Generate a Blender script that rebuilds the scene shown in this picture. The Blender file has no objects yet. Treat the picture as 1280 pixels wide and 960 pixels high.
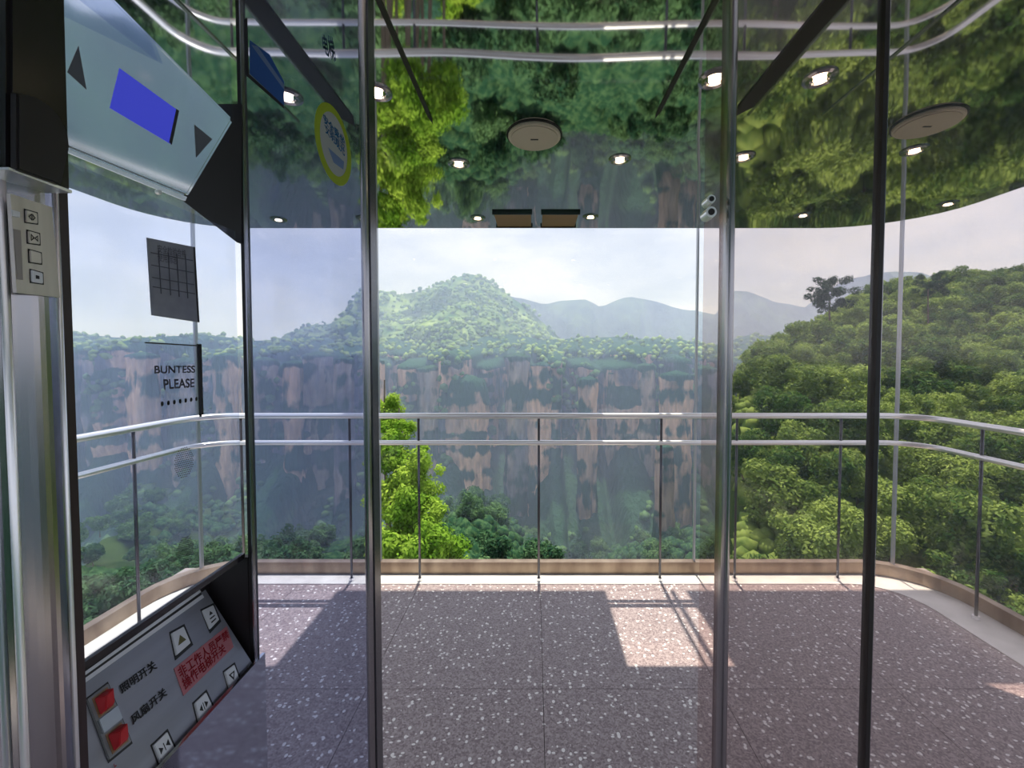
import bpy, bmesh, math, random
import numpy as np
from mathutils import Vector, noise
random.seed(7); rng = np.random.default_rng(7)
C = bpy.context.scene.collection
SC = bpy.context.scene
PI = math.pi

# ------------------------------------------------------------------ camera
F = 520.0; CX, CY = 668.0, 462.25; PITCH = math.radians(1.9); EYE = 1.55
cam_d = bpy.data.cameras.new('camera'); cam = bpy.data.objects.new('camera', cam_d); C.objects.link(cam)
cam.location = (0, 0, EYE); cam.rotation_euler = (PI/2 - PITCH, 0, 0)
cam_d.sensor_fit = 'HORIZONTAL'; cam_d.sensor_width = 36; cam_d.lens = F/1280*36
cam_d.shift_x = -(CX-640)/1280; cam_d.shift_y = -(480-CY)/1280
cam_d.clip_start = 0.05; cam_d.clip_end = 6000
SC.camera = cam

# ------------------------------------------------------------------ exposure, sky, sun
SC.view_settings.view_transform = 'Standard'; SC.view_settings.look = 'None'
SC.view_settings.gamma = 1.0; SC.view_settings.use_curve_mapping = False
SC.view_settings.exposure = 0.32
cy = SC.cycles
cy.max_bounces = 12; cy.transparent_max_bounces = 24; cy.glossy_bounces = 5; cy.diffuse_bounces = 3
cy.transmission_bounces = 6; cy.volume_bounces = 1; cy.sample_clamp_indirect = 4.0
cy.use_denoising = True
cy.caustics_reflective = False; cy.caustics_refractive = False

W = bpy.data.worlds.new('sky'); SC.world = W; W.use_nodes = True
nt = W.node_tree; nt.nodes.clear()
def wn(t, **k):
    n = nt.nodes.new(t)
    for a, b in k.items(): setattr(n, a, b)
    return n
tc = wn('ShaderNodeTexCoord'); mp = wn('ShaderNodeMapping'); mp.inputs['Scale'].default_value = (1, 1, 2.6)
n1 = wn('ShaderNodeTexNoise'); n1.inputs['Scale'].default_value = 3.2; n1.inputs['Detail'].default_value = 7; n1.inputs['Roughness'].default_value = .55
cr = wn('ShaderNodeValToRGB')
cr.color_ramp.elements[0].position = .36; cr.color_ramp.elements[0].color = (.57, .62, .75, 1)
cr.color_ramp.elements[1].position = .62; cr.color_ramp.elements[1].color = (.86, .87, .93, 1)
e = cr.color_ramp.elements.new(.48); e.color = (.69, .73, .85, 1)
bg = wn('ShaderNodeBackground'); bg.inputs['Strength'].default_value = .93
wo = wn('ShaderNodeOutputWorld')
L = nt.links.new
L(tc.outputs['Generated'], mp.inputs['Vector']); L(mp.outputs['Vector'], n1.inputs['Vector'])
L(n1.outputs['Fac'], cr.inputs['Fac']); L(cr.outputs['Color'], bg.inputs['Color']); L(bg.outputs['Background'], wo.inputs['Surface'])

SUN = Vector((0.0, -0.25, -1.0)).normalized()      # direction the light travels
sd = bpy.data.lights.new('sun', 'SUN'); sd.energy = 5.8; sd.angle = math.radians(.55); sd.color = (1, .91, .74)
so = bpy.data.objects.new('sun', sd); C.objects.link(so); so.rotation_euler = SUN.to_track_quat('-Z', 'Y').to_euler(); so.location = (0, 0, 60)

# ------------------------------------------------------------------ helpers
def ray(px, py):
    u = (px-CX)/F; v = (py-CY)/F
    return Vector((u, math.cos(PITCH) - v*math.sin(PITCH), -math.sin(PITCH) - v*math.cos(PITCH)))
def at(px, py, Y):
    r = ray(px, py); t = Y/r.y
    return Vector((r.x*t, Y, EYE + r.z*t))
def on_plane(px, py, p0, n):
    r = ray(px, py); o = Vector((0, 0, EYE)); t = (p0-o).dot(n)/r.dot(n)
    return o + r*t
def px_x(px, Y): return (px-668)/520*Y

def empty(name, label, cat, loc=(0, 0, 0), group=None, kind=None):
    o = bpy.data.objects.new(name, None); C.objects.link(o); o.location = loc
    o.empty_display_size = .05
    if label: o['label'] = label
    if cat: o['category'] = cat
    if group: o['group'] = group
    if kind: o['kind'] = kind
    return o
def tag(o, label, cat, group=None, kind=None):
    o['label'] = label
    if cat: o['category'] = cat
    if group: o['group'] = group
    if kind: o['kind'] = kind
    return o
def link(name, me, mat, parent=None):
    o = bpy.data.objects.new(name, me); C.objects.link(o)
    if mat and not me.materials: me.materials.append(mat)
    if parent:
        o.parent = parent
        o.matrix_parent_inverse.identity()
        o.location = -parent.location if parent.type == 'EMPTY' else (0, 0, 0)
        if parent.parent: o.location = (0, 0, 0)
    return o
def obj(name, bm, mat, parent=None, smooth=False):
    me = bpy.data.meshes.new(name); bmesh.ops.recalc_face_normals(bm, faces=bm.faces[:]); bm.to_mesh(me); bm.free()
    if smooth:
        for p in me.polygons: p.use_smooth = True
    return link(name, me, mat, parent)
def pyobj(name, V, Fc, mat, parent=None, smooth=False):
    me = bpy.data.meshes.new(name); me.from_pydata([tuple(v) for v in V], [], Fc); me.update()
    if smooth:
        for p in me.polygons: p.use_smooth = True
    return link(name, me, mat, parent)
def bx(bm, a, b, bev=0):
    """box between two corners"""
    x0, x1 = sorted((a[0], b[0])); y0, y1 = sorted((a[1], b[1])); z0, z1 = sorted((a[2], b[2]))
    vs = [bm.verts.new(p) for p in ((x0,y0,z0),(x1,y0,z0),(x1,y1,z0),(x0,y1,z0),(x0,y0,z1),(x1,y0,z1),(x1,y1,z1),(x0,y1,z1))]
    fs = [bm.faces.new([vs[i] for i in f]) for f in ((0,3,2,1),(4,5,6,7),(0,1,5,4),(1,2,6,5),(2,3,7,6),(3,0,4,7))]
    if bev:
        es = list({e for f in fs for e in f.edges})
        bmesh.ops.bevel(bm, geom=es, offset=bev, segments=2, affect='EDGES', profile=.6)
    return bm
def box(name, a, b, mat, parent=None, bev=0):
    return obj(name, bx(bmesh.new(), a, b, bev), mat, parent)
def slab(bm, quad, thick, nrm):
    """solid from a planar polygon pushed along -nrm"""
    top = [bm.verts.new(p) for p in quad]; bot = [bm.verts.new(Vector(p) - nrm*thick) for p in quad]
    n = len(quad); bm.faces.new(top); bm.faces.new(bot[::-1])
    for i in range(n): bm.faces.new((top[i], bot[i], bot[(i+1) % n], top[(i+1) % n]))
    return bm
def tube(name, pts, r, mat, parent=None, seg=12):
    pts = [Vector(p) for p in pts]; V = []; Fc = []
    for i, p in enumerate(pts):
        d = (pts[min(i+1, len(pts)-1)] - pts[max(i-1, 0)]).normalized()
        a = d.cross(Vector((0, 0, 1)));
        if a.length < .01: a = Vector((1, 0, 0))
        a.normalize(); b = a.cross(d)
        for k in range(seg):
            t = 2*PI*k/seg; V.append(p + a*math.cos(t)*r + b*math.sin(t)*r)
    for i in range(len(pts)-1):
        for k in range(seg):
            Fc.append((i*seg+k, i*seg+(k+1) % seg, (i+1)*seg+(k+1) % seg, (i+1)*seg+k))
    Fc.append(tuple(range(seg))[::-1]); Fc.append(tuple(range((len(pts)-1)*seg, len(pts)*seg)))
    return pyobj(name, V, Fc, mat, parent, smooth=True)
def disc(name, c, r, h, mat, parent=None, seg=28, axis='z', bev=0):
    bm = bmesh.new(); bmesh.ops.create_cone(bm, cap_ends=True, segments=seg, radius1=r, radius2=r, depth=h)
    if bev: bmesh.ops.bevel(bm, geom=[e for e in bm.edges if len(e.link_faces) == 2 and any(len(f.verts) > 4 for f in e.link_faces)], offset=bev, segments=2, affect='EDGES')
    if axis == 'y': bmesh.ops.rotate(bm, verts=bm.verts, cent=(0,0,0), matrix=__import__('mathutils').Matrix.Rotation(PI/2, 3, 'X'))
    if axis == 'x': bmesh.ops.rotate(bm, verts=bm.verts, cent=(0,0,0), matrix=__import__('mathutils').Matrix.Rotation(PI/2, 3, 'Y'))
    bmesh.ops.translate(bm, verts=bm.verts, vec=c)
    return obj(name, bm, mat, parent)

# ------------------------------------------------------------------ materials
def mat(name, col=(.5,.5,.5), rough=.5, metal=0.0, spec=None, emit=None):
    m = bpy.data.materials.new(name); m.use_nodes = True; b = m.node_tree.nodes['Principled BSDF']
    b.inputs['Base Color'].default_value = (*col, 1); b.inputs['Roughness'].default_value = rough; b.inputs['Metallic'].default_value = metal
    if spec is not None: b.inputs['Specular IOR Level'].default_value = spec
    if emit: b.inputs['Emission Color'].default_value = (*emit[0], 1); b.inputs['Emission Strength'].default_value = emit[1]
    return m
def nodes(m): return m.node_tree.nodes, m.node_tree.links.new, m.node_tree.nodes['Principled BSDF']
def add_noise(m, scale, c0, c1, p0=.35, p1=.65, detail=5, vec=(1,1,1), coord='Object', bump=0, dist=.1):
    N, K, b = nodes(m)
    t = N.new('ShaderNodeTexCoord'); mp = N.new('ShaderNodeMapping'); mp.inputs['Scale'].default_value = vec
    n = N.new('ShaderNodeTexNoise'); n.inputs['Scale'].default_value = scale; n.inputs['Detail'].default_value = detail
    r = N.new('ShaderNodeValToRGB'); r.color_ramp.elements[0].position = p0; r.color_ramp.elements[1].position = p1
    r.color_ramp.elements[0].color = (*c0, 1); r.color_ramp.elements[1].color = (*c1, 1)
    K(t.outputs[coord], mp.inputs['Vector']); K(mp.outputs['Vector'], n.inputs['Vector']); K(n.outputs['Fac'], r.inputs['Fac'])
    K(r.outputs['Color'], b.inputs['Base Color'])
    if bump:
        bp = N.new('ShaderNodeBump'); bp.inputs['Strength'].default_value = bump; bp.inputs['Distance'].default_value = dist
        K(n.outputs['Fac'], bp.inputs['Height']); K(bp.outputs['Normal'], b.inputs['Normal'])
    return m
def wavy(m, scale, strength, dist, vec=(1,1,1)):
    N, K, b = nodes(m)
    t = N.new('ShaderNodeTexCoord'); mp = N.new('ShaderNodeMapping'); mp.inputs['Scale'].default_value = vec
    n = N.new('ShaderNodeTexNoise'); n.inputs['Scale'].default_value = scale; n.inputs['Detail'].default_value = 1
    bp = N.new('ShaderNodeBump'); bp.inputs['Strength'].default_value = strength; bp.inputs['Distance'].default_value = dist
    K(t.outputs['Object'], mp.inputs['Vector']); K(mp.outputs['Vector'], n.inputs['Vector']); K(n.outputs['Fac'], bp.inputs['Height']); K(bp.outputs['Normal'], b.inputs['Normal'])
    return m
steel = mat('polished_steel', (.36,.35,.37), .2, 1.0)
chrome = mat('bright_chrome', (.97,.97,.99), .28, .75)
brushed = add_noise(mat('brushed_steel', (.6,.56,.52), .38, .7), 60, (.47,.43,.40), (.60,.56,.52), vec=(1,1,.05))
ceil_m = wavy(mat('mirror_ceiling', (.66,.64,.62), .03, 1.0), 1.1, .35, .02)
black = mat('black_gap', (.008,.006,.007), .5)
blackgloss = mat('black_plastic', (.014,.012,.014), .22)
darksteel = mat('dark_steel', (.10,.10,.12), .25, .9)
sill_m = add_noise(mat('pale_sill', (.7,.68,.66), .45), 6, (.60,.58,.56), (.74,.72,.70))
kick_m = add_noise(mat('bronze_kick_plate', (.3,.22,.15), .35, .7), 9, (.22,.16,.12), (.36,.28,.21), vec=(1,1,.3))
mirror = mat('mirror_steel', (.80,.82,.85), .06, 1.0)
white_m = mat('white_button', (.80,.82,.85), .4)
console_m = add_noise(mat('grey_console', (.27,.28,.31), .42, .35), 30, (.25,.26,.29), (.31,.32,.36), vec=(1,.05,1))
red_m = mat('red_plastic', (.62,.02,.03), .35)
pink_m = mat('red_label_ground', (.50,.17,.19), .5)
redtext = mat('red_print', (.42,.01,.02), .5)
ink = mat('black_print', (.02,.02,.022), .6)
screen_m = mat('blue_screen', (.02,.03,.25), .25, emit=((.028,.034,.36), .9))
grey_tri = mat('grey_lamp', (.10,.11,.13), .4)
lamp_m = mat('lamp_glow', (1,.9,.75), .5, emit=((1,.80,.52), 12))
cream = mat('cream_plastic', (.74,.66,.52), .5)
brown_box = mat('light_brown_recess', (.34,.20,.10), .5)
sheet_m = add_noise(mat('grey_notice_paper', (.3,.3,.34), .6), 14, (.20,.21,.25), (.34,.35,.40))
blue_m = mat('blue_sign', (.03,.11,.36), .4)
blue_l = mat('pale_blue_sign', (.18,.26,.42), .4)
lime = mat('lime_ring', (.40,.50,.03), .45)
offw = mat('off_white_sticker', (.46,.47,.42), .5)
blue_t = mat('blue_print', (.03,.17,.36), .5)

def clear_glass(name, tint, gloss=.05, rough=.0, haze=0.0, hazecol=(.5,.5,.55), wave=0):
    m = bpy.data.materials.new(name); m.use_nodes = True; N = m.node_tree.nodes; K = m.node_tree.links.new; N.clear()
    o = N.new('ShaderNodeOutputMaterial'); t = N.new('ShaderNodeBsdfTransparent'); t.inputs['Color'].default_value = (*tint, 1)
    g = N.new('ShaderNodeBsdfGlossy'); g.inputs['Roughness'].default_value = rough; g.inputs['Color'].default_value = (.9,.9,.95,1)
    mx = N.new('ShaderNodeMixShader'); mx.inputs[0].default_value = gloss
    K(t.outputs[0], mx.inputs[1]); K(g.outputs[0], mx.inputs[2]); last = mx
    if haze:
        d = N.new('ShaderNodeBsdfDiffuse'); d.inputs['Color'].default_value = (*hazecol, 1)
        tc = N.new('ShaderNodeTexCoord'); nn = N.new('ShaderNodeTexNoise'); nn.inputs['Scale'].default_value = 5; nn.inputs['Detail'].default_value = 3
        mr = N.new('ShaderNodeMapRange'); mr.inputs['From Min'].default_value = .3; mr.inputs['From Max'].default_value = .7
        mr.inputs['To Min'].default_value = haze*.3; mr.inputs['To Max'].default_value = haze*1.7
        m2 = N.new('ShaderNodeMixShader'); K(tc.outputs['Object'], nn.inputs['Vector']); K(nn.outputs['Fac'], mr.inputs['Value']); K(mr.outputs[0], m2.inputs[0])
        K(mx.outputs[0], m2.inputs[1]); K(d.outputs[0], m2.inputs[2]); last = m2
    K(last.outputs[0], o.inputs['Surface']); return m
rear_glass = clear_glass('rear_glass', (.95,.97,.98), .02)
pane_left = clear_glass('left_panel_glass', (.78,.81,.92), .05, .12, .05, (.5,.5,.6))
pane_right = clear_glass('right_panel_glass', (.93,.88,.87), .04, .12, .03, (.45,.42,.40))
pane_cop = clear_glass('column_panel_glass', (.90,.93,1), .04, .10, .03, (.5,.55,.65))

# terrazzo
terr = mat('terrazzo', (.2,.15,.15), .32); N, K, b = nodes(terr)
t = N.new('ShaderNodeTexCoord')
def vor(scale, off, vec=(1,1,1)):
    mp = N.new('ShaderNodeMapping'); mp.inputs['Location'].default_value = off; mp.inputs['Scale'].default_value = vec
    v = N.new('ShaderNodeTexVoronoi'); v.inputs['Scale'].default_value = scale
    K(t.outputs['Object'], mp.inputs['Vector']); K(mp.outputs['Vector'], v.inputs['Vector']); return v
def chips(scale, size, keep, off, vec=(1,1,1)):
    v = vor(scale, off, vec)
    lt = N.new('ShaderNodeMath'); lt.operation = 'LESS_THAN'; lt.inputs[1].default_value = size; K(v.outputs['Distance'], lt.inputs[0])
    sp = N.new('ShaderNodeSeparateColor'); K(v.outputs['Color'], sp.inputs[0])
    l2 = N.new('ShaderNodeMath'); l2.operation = 'LESS_THAN'; l2.inputs[1].default_value = keep; K(sp.outputs[0], l2.inputs[0])
    mu = N.new('ShaderNodeMath'); mu.operation = 'MULTIPLY'; K(lt.outputs[0], mu.inputs[0]); K(l2.outputs[0], mu.inputs[1]); return mu
a1 = chips(36, .25, .42, (0,0,0), (1,.8,1)); a2 = chips(46, .25, .30, (3.3,1.7,0), (.7,1.2,1))
ad = N.new('ShaderNodeMath'); ad.operation = 'MAXIMUM'; K(a1.outputs[0], ad.inputs[0]); K(a2.outputs[0], ad.inputs[1])
gr = vor(140, (0,0,0)); gr2 = N.new('ShaderNodeValToRGB'); sp = N.new('ShaderNodeSeparateColor'); K(gr.outputs['Color'], sp.inputs[0]); K(sp.outputs[0], gr2.inputs['Fac'])
gr2.color_ramp.elements[0].color = (.18,.13,.14,1); gr2.color_ramp.elements[1].color = (.42,.35,.35,1)
mx = N.new('ShaderNodeMix'); mx.data_type = 'RGBA'; K(ad.outputs[0], mx.inputs[0]); K(gr2.outputs[0], mx.inputs[6]); mx.inputs[7].default_value = (.86,.82,.80,1)
K(mx.outputs[2], b.inputs['Base Color'])

# landscape materials
def foliage(name, dark, light, trans=.25):
    m = bpy.data.materials.new(name); m.use_nodes = True; N = m.node_tree.nodes; K = m.node_tree.links.new; N.clear()
    o = N.new('ShaderNodeOutputMaterial'); d = N.new('ShaderNodeBsdfDiffuse'); tr = N.new('ShaderNodeBsdfTranslucent')
    tc = N.new('ShaderNodeTexCoord'); nn = N.new('ShaderNodeTexNoise'); nn.inputs['Scale'].default_value = .9; nn.inputs['Detail'].default_value = 4
    oi = N.new('ShaderNodeObjectInfo'); ma = N.new('ShaderNodeMath'); ma.operation = 'MULTIPLY_ADD'; ma.inputs[1].default_value = .35
    sb = N.new('ShaderNodeMath'); sb.operation = 'SUBTRACT'; sb.inputs[1].default_value = .175
    K(tc.outputs['Object'], nn.inputs['Vector']); K(oi.outputs['Random'], ma.inputs[0]); K(nn.outputs['Fac'], ma.inputs[2]); K(ma.outputs[0], sb.inputs[0])
    r = N.new('ShaderNodeValToRGB'); r.color_ramp.elements[0].position = .3; r.color_ramp.elements[1].position = .72
    r.color_ramp.elements[0].color = (*dark, 1); r.color_ramp.elements[1].color = (*light, 1)
    K(sb.outputs[0], r.inputs['Fac']); K(r.outputs[0], d.inputs['Color']); K(r.outputs[0], tr.inputs['Color'])
    mx = N.new('ShaderNodeMixShader'); mx.inputs[0].default_value = trans; K(d.outputs[0], mx.inputs[1]); K(tr.outputs[0], mx.inputs[2]); K(mx.outputs[0], o.inputs['Surface'])
    return m
leaf_hill = foliage('hill_leaves', (.05,.12,.03), (.34,.46,.12), .3)
leaf_bright = foliage('bright_leaves', (.16,.32,.03), (.50,.66,.10), .4)
leaf_dark = foliage('valley_leaves', (.025,.08,.045), (.14,.26,.11), .3)
leaf_pine = foliage('pine_needles', (.015,.045,.025), (.06,.12,.06), .15)
bark = mat('bark', (.16,.12,.09), .9)
grass_m = add_noise(mat('forest_ground', (.05,.09,.03), 1), .08, (.02,.045,.015), (.05,.085,.025))
grass_m.node_tree.nodes['Principled BSDF'].inputs['Specular IOR Level'].default_value = 0

def rock_mat(name, tan, grey, green, greenness=.5):
    m = mat(name, grey, 1, spec=0); N, K, b = nodes(m)
    t = N.new('ShaderNodeTexCoord')
    def nz(scale, vec, det=5):
        mp = N.new('ShaderNodeMapping'); mp.inputs['Scale'].default_value = vec
        n = N.new('ShaderNodeTexNoise'); n.inputs['Scale'].default_value = scale; n.inputs['Detail'].default_value = det
        K(t.outputs['Object'], mp.inputs['Vector']); K(mp.outputs['Vector'], n.inputs['Vector']); return n
    a = nz(.06, (1,1,.3), 7); r = N.new('ShaderNodeValToRGB'); r.color_ramp.elements[0].position = .45; r.color_ramp.elements[1].position = .56
    r.color_ramp.elements[0].color = (*grey, 1); r.color_ramp.elements[1].color = (*tan, 1); K(a.outputs['Fac'], r.inputs['Fac'])
    s = nz(.42, (1,1,.16), 6); mr = N.new('ShaderNodeMapRange'); mr.inputs['From Min'].default_value = .3; mr.inputs['From Max'].default_value = .7; mr.inputs['To Min'].default_value = .62; mr.inputs['To Max'].default_value = 1.3
    K(s.outputs['Fac'], mr.inputs['Value'])
    mu = N.new('ShaderNodeMix'); mu.data_type = 'RGBA'; mu.blend_type = 'MULTIPLY'; mu.inputs[0].default_value = 1
    K(r.outputs[0], mu.inputs[6]); K(mr.outputs[0], mu.inputs[7])
    g = N.new('ShaderNodeNewGeometry'); sx = N.new('ShaderNodeSeparateXYZ'); K(g.outputs['Normal'], sx.inputs[0])
    gn = nz(.13, (1,1,.38), 8); ma = N.new('ShaderNodeMath'); ma.operation = 'MULTIPLY_ADD'; ma.inputs[1].default_value = 1.1
    K(sx.outputs['Z'], ma.inputs[0]); K(gn.outputs['Fac'], ma.inputs[2])
    st = N.new('ShaderNodeMapRange'); st.inputs['From Min'].default_value = 1.02-greenness; st.inputs['From Max'].default_value = 1.12-greenness; K(ma.outputs[0], st.inputs['Value'])
    m2 = N.new('ShaderNodeMix'); m2.data_type = 'RGBA'; K(st.outputs[0], m2.inputs[0]); K(mu.outputs[2], m2.inputs[6]); m2.inputs[7].default_value = (*green, 1)
    K(m2.outputs[2], b.inputs['Base Color'])
    bp = N.new('ShaderNodeBump'); bp.inputs['Strength'].default_value = .9; bp.inputs['Distance'].default_value = 3; K(s.outputs['Fac'], bp.inputs['Height']); K(bp.outputs['Normal'], b.inputs['Normal'])
    return m
cliff_m = rock_mat('cliff_rock', (.56,.38,.30), (.13,.15,.20), (.035,.085,.06), .56)
pillar_a = rock_mat('tan_pillar_rock', (.68,.44,.32), (.42,.30,.25), (.03,.08,.055), .52)
pillar_b = rock_mat('grey_pillar_rock', (.42,.34,.30), (.20,.20,.23), (.04,.09,.06), .54)
mount_m = add_noise(mat('forested_mountain', (.1,.2,.08), 1, spec=0), .06, (.05,.12,.035), (.26,.36,.13), .36, .66, 8, bump=.8, dist=5)
ridge_m = add_noise(mat('far_ridge_forest', (.05,.1,.06), 1, spec=0), .04, (.015,.04,.03), (.08,.13,.07), detail=9, bump=.8, dist=12)

# ================================================================== SETTING: floor, sill, ceiling
HC = 2.345
floor = empty('floor', 'purple brown terrazzo floor with white chips laid in large square tiles', None, kind='structure')
xs = [-2.3, -1.60, -.78, .04, .86, 1.68, 2.50]; ys = [-1.39, -.57, .25, 1.066, 1.888, 2.71, 2.79]
tile_n = 0
for i in range(len(xs)-1):
    for j in range(len(ys)-1):
        g = .0012
        o = box('floor_tile', (xs[i]+g, ys[j]+g, -.03), (xs[i+1]-g, ys[j+1]-g, 0.0), terr, floor)
        tile_n += 1
box('floor_bed', (-2.6, -1.4, -.06), (2.9, 3.05, -.0302), mat('joint_grout', (.30,.26,.25), .9), floor)

def ring_path(x0, x1, y1, r, y0, n=7):
    """open U: up the left side, round two corners, down the right side"""
    P = [(x0, y0), (x0, (y0+y1-r)/2), (x0, y1-r)]
    for k in range(1, n+1):
        a = PI - k/n*PI/2; P.append((x0+r+r*math.cos(a), y1-r+r*math.sin(a)))
    P += [(x0*.5, y1), (0, y1), (x1*.5, y1)]
    for k in range(0, n+1):
        a = PI/2 - k/n*PI/2; P.append((x1-r+r*math.cos(a), y1-r+r*math.sin(a)))
    P += [(x1, (y0+y1-r)/2), (x1, y0)]
    return P
def band(name, A, B, z0, z1, m, parent=None, label=None):
    """solid between two plan paths of equal length"""
    V = []; n = len(A)
    for (x, y), (u, v) in zip(A, B): V += [(x,y,z0), (u,v,z0), (u,v,z1), (x,y,z1)]
    Fc = []
    for i in range(n-1):
        for k in range(4): Fc.append((i*4+k, i*4+(k+1) % 4, (i+1)*4+(k+1) % 4, (i+1)*4+k))
    Fc += [(0,3,2,1), ((n-1)*4, (n-1)*4+1, (n-1)*4+2, (n-1)*4+3)]
    return pyobj(name, V, Fc, m, parent)
GX0, GX1, GY = -2.45, 2.75, 2.95
sill = band('trim_1', ring_path(-2.17, 2.44, 2.775, .30, -1.3), ring_path(GX0, GX1, GY, .42, -1.3), -.03, .005, sill_m)
sill['kind'] = 'structure'; sill['label'] = 'pale curved sill strip between the terrazzo and the rear glass'
kick = band('trim_2', ring_path(GX0+.05, GX1-.05, GY-.05, .40, -1.3), ring_path(GX0, GX1, GY, .42, -1.3), .005, .088, kick_m)
kick['kind'] = 'structure'; kick['label'] = 'bronze kick plate along the bottom of the rear glass'

# ceiling: mirror sheet with rounded rear corners, dark edge
def ceil_outline(d=0):
    P = [(-2.5-d, -1.4)]
    P = [(-2.2-d, -1.4), (-2.2-d, 2.2)]
    r = .42; n = 8; x0 = -2.2-d; x1 = 2.30+d; y1 = 2.616+d
    P = [(x0, -1.4)] + [(x0+r+r*math.cos(PI-k/n*PI/2), y1-r+r*math.sin(PI-k/n*PI/2)) for k in range(n+1)] + \
        [(x1-r*1.3+r*1.3*math.cos(PI/2-k/n*PI/2), y1-r*1.3*.8+r*1.3*.8*math.sin(PI/2-k/n*PI/2)) for k in range(n+1)] + [(x1, -1.4)]
    return P
bm = bmesh.new(); slab(bm, [Vector((x, y, HC)) for x, y in ceil_outline()], -.04, Vector((0,0,1)))
ceiling = obj('ceiling', bm, ceil_m); ceiling['kind'] = 'structure'; ceiling['label'] = 'mirror polished steel ceiling reflecting the forest and handrails'
bm = bmesh.new(); slab(bm, [Vector((x, y, HC+.0415)) for x, y in ceil_outline(.012)], -.10, Vector((0,0,1)))
o = obj('ceiling_edge', bm, darksteel, ceiling)
# black slots running with the depth of the ceiling
for x, w, y1 in ((-.348, .012, 1.43), (.404, .012, 1.40), (-.625, .045, 1.44), (.672, .050, 1.38)):
    bm = bmesh.new(); bx(bm, (x-w/2, -.3, HC-.004), (x+w/2, y1-.03, HC+.002))
    v = [bm.verts.new(p) for p in ((x-w/2, y1-.03, HC-.004), (x+w/2, y1-.03, HC-.004), (x+w*.15*(1 if x < 0 else -1), y1+.02, HC-.004))]
    bm.faces.new(v); obj('ceiling_slot', bm, black, ceiling)
for x, w, y1 in ((-.655, .006, 1.45), (.705, .006, 1.40), (-.80, .008, 1.44), (.951, .008, 1.40), (.412, .003, 1.40)):
    box('ceiling_trim', (x-w/2, -.3, HC-.003), (x+w/2, y1, HC+.002), steel, ceiling)

# added slabs and bars, out of view, blocking sun to shape the floor patches
for nm, x0, x1 in (('sun_blocker', -1.30, .47), ('sun_blocker', .845, .868), ('sun_blocker', .893, .925), ('sun_blocker', 1.0, 2.9)):
    o = box(nm, (x0, 2.66, 2.92), (x1, 3.43, 2.98), darksteel, None); o['kind'] = 'structure'; o['label'] = 'added dark sun blocker outside above the rear glass, out of view'

# rear glass: flat panes, curved corner panes, side panes
def glass_pane(A, z0, z1, n):
    V = []; Fc = []
    for i, (x, y) in enumerate(A): V += [(x, y, z0), (x, y, z1)]
    for i in range(len(A)-1): Fc.append((2*i, 2*i+2, 2*i+3, 2*i+1))
    o = pyobj('window_%d' % n, V, Fc, rear_glass); o['kind'] = 'structure'; return o
path = ring_path(GX0+.02, GX1-.02, GY-.02, .41, -1.3, 9)
ya = GY-.02
i0 = 2; i1 = 2+9; j0 = i1+4
glass_pane([(GX0+.02, -1.3), (GX0+.02, ya-.41)], .088, 2.9, 1)
glass_pane(path[2:12] + [(-1.84, ya)], .088, 2.9, 2)
glass_pane([(-1.84, ya), (-1.10, ya)], .088, 2.9, 3)
glass_pane([(-1.10, ya), (1.14, ya)], .088, 2.9, 4)
glass_pane([(1.14, ya), (2.20, ya)], .088, 2.9, 5)
glass_pane([(2.20, ya)] + path[15:25], .088, 2.9, 6)
glass_pane([(GX1-.02, ya-.41), (GX1-.02, -1.3)], .088, 2.9, 7)
# bright joint profiles between the panes
for k, (x, y) in enumerate(((-1.10, ya), (1.14, ya), (2.52, ya-.05), (-2.30, ya-.10))):
    o = box('trim_%d' % (3+k), (x-.006, y-.012, .088), (x+.006, y+.012, 2.9), mat('joint_aluminium', (.55,.56,.6), .35, .6)); o['kind'] = 'structure'
    o['label'] = 'thin aluminium joint profile between two rear glass panes'

# ================================================================== HANDRAIL
RX0, RX1, RY = -2.25, 2.60, 2.82
hr = empty('handrail', 'double chrome handrail curving round the rear glass on thin dark posts', 'handrail', (0, RY, 0))
def rail(z):
    pts = []
    for x, y in ring_path(RX0, RX1, RY, .24, -.9, 8): pts.append((x, y, z))
    return pts
for z, r in ((1.143, .020), (.959, .017)): tube('rail', rail(z), r, chrome, hr)
for x, y in ((-.79,RY),(.03,RY),(.865,RY),(-1.26,RY),(-2.0,RY),(1.38,RY),(2.09,RY),(RX1,2.40),(RX0,2.32),(RX0,1.5),(RX1,1.5)):
    p = tube('post', [(x, y, .0), (x, y, 1.14)], .0085, darksteel, hr, 8)
    b2 = disc('foot', (x, y, .014), .018, .018, chrome, p, 12)

# ================================================================== CEILING FITTINGS
spots = [(-.475,1.28,'above the left jamb of the opening'),(.517,1.22,'above the right jamb of the opening'),(.816,1.216,'in the panel right of the opening beside the black slot'),
 (-.757,1.30,'seen through the panel left of the opening near the oval sticker'),(-.312,1.744,'left of the central round speaker'),(.345,1.708,'right of the central round speaker'),
 (.834,1.687,'just inside the panel right of the opening'),(1.468,1.634,'below the round speaker at far right'),(-.326,2.42,'left of the two brown vents'),(.32,2.40,'right of the two brown vents'),
 (1.516,2.376,'low in the panel right of the opening'),(2.16,2.20,'low beneath the speaker at far right'),(-.985,2.43,'beside the left jamb near the rear edge'),(-1.49,2.45,'low in the panel left of the opening')]
ring_m = bpy.data.meshes.new('spot_ring')
bm = bmesh.new(); n = 24
prof = [(.045,0), (.045,-.004), (.036,-.008), (.027,-.005), (.025,.004)]
vs = [[bm.verts.new((r*math.cos(2*PI*k/n), r*math.sin(2*PI*k/n), z)) for k in range(n)] for r, z in prof]
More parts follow.
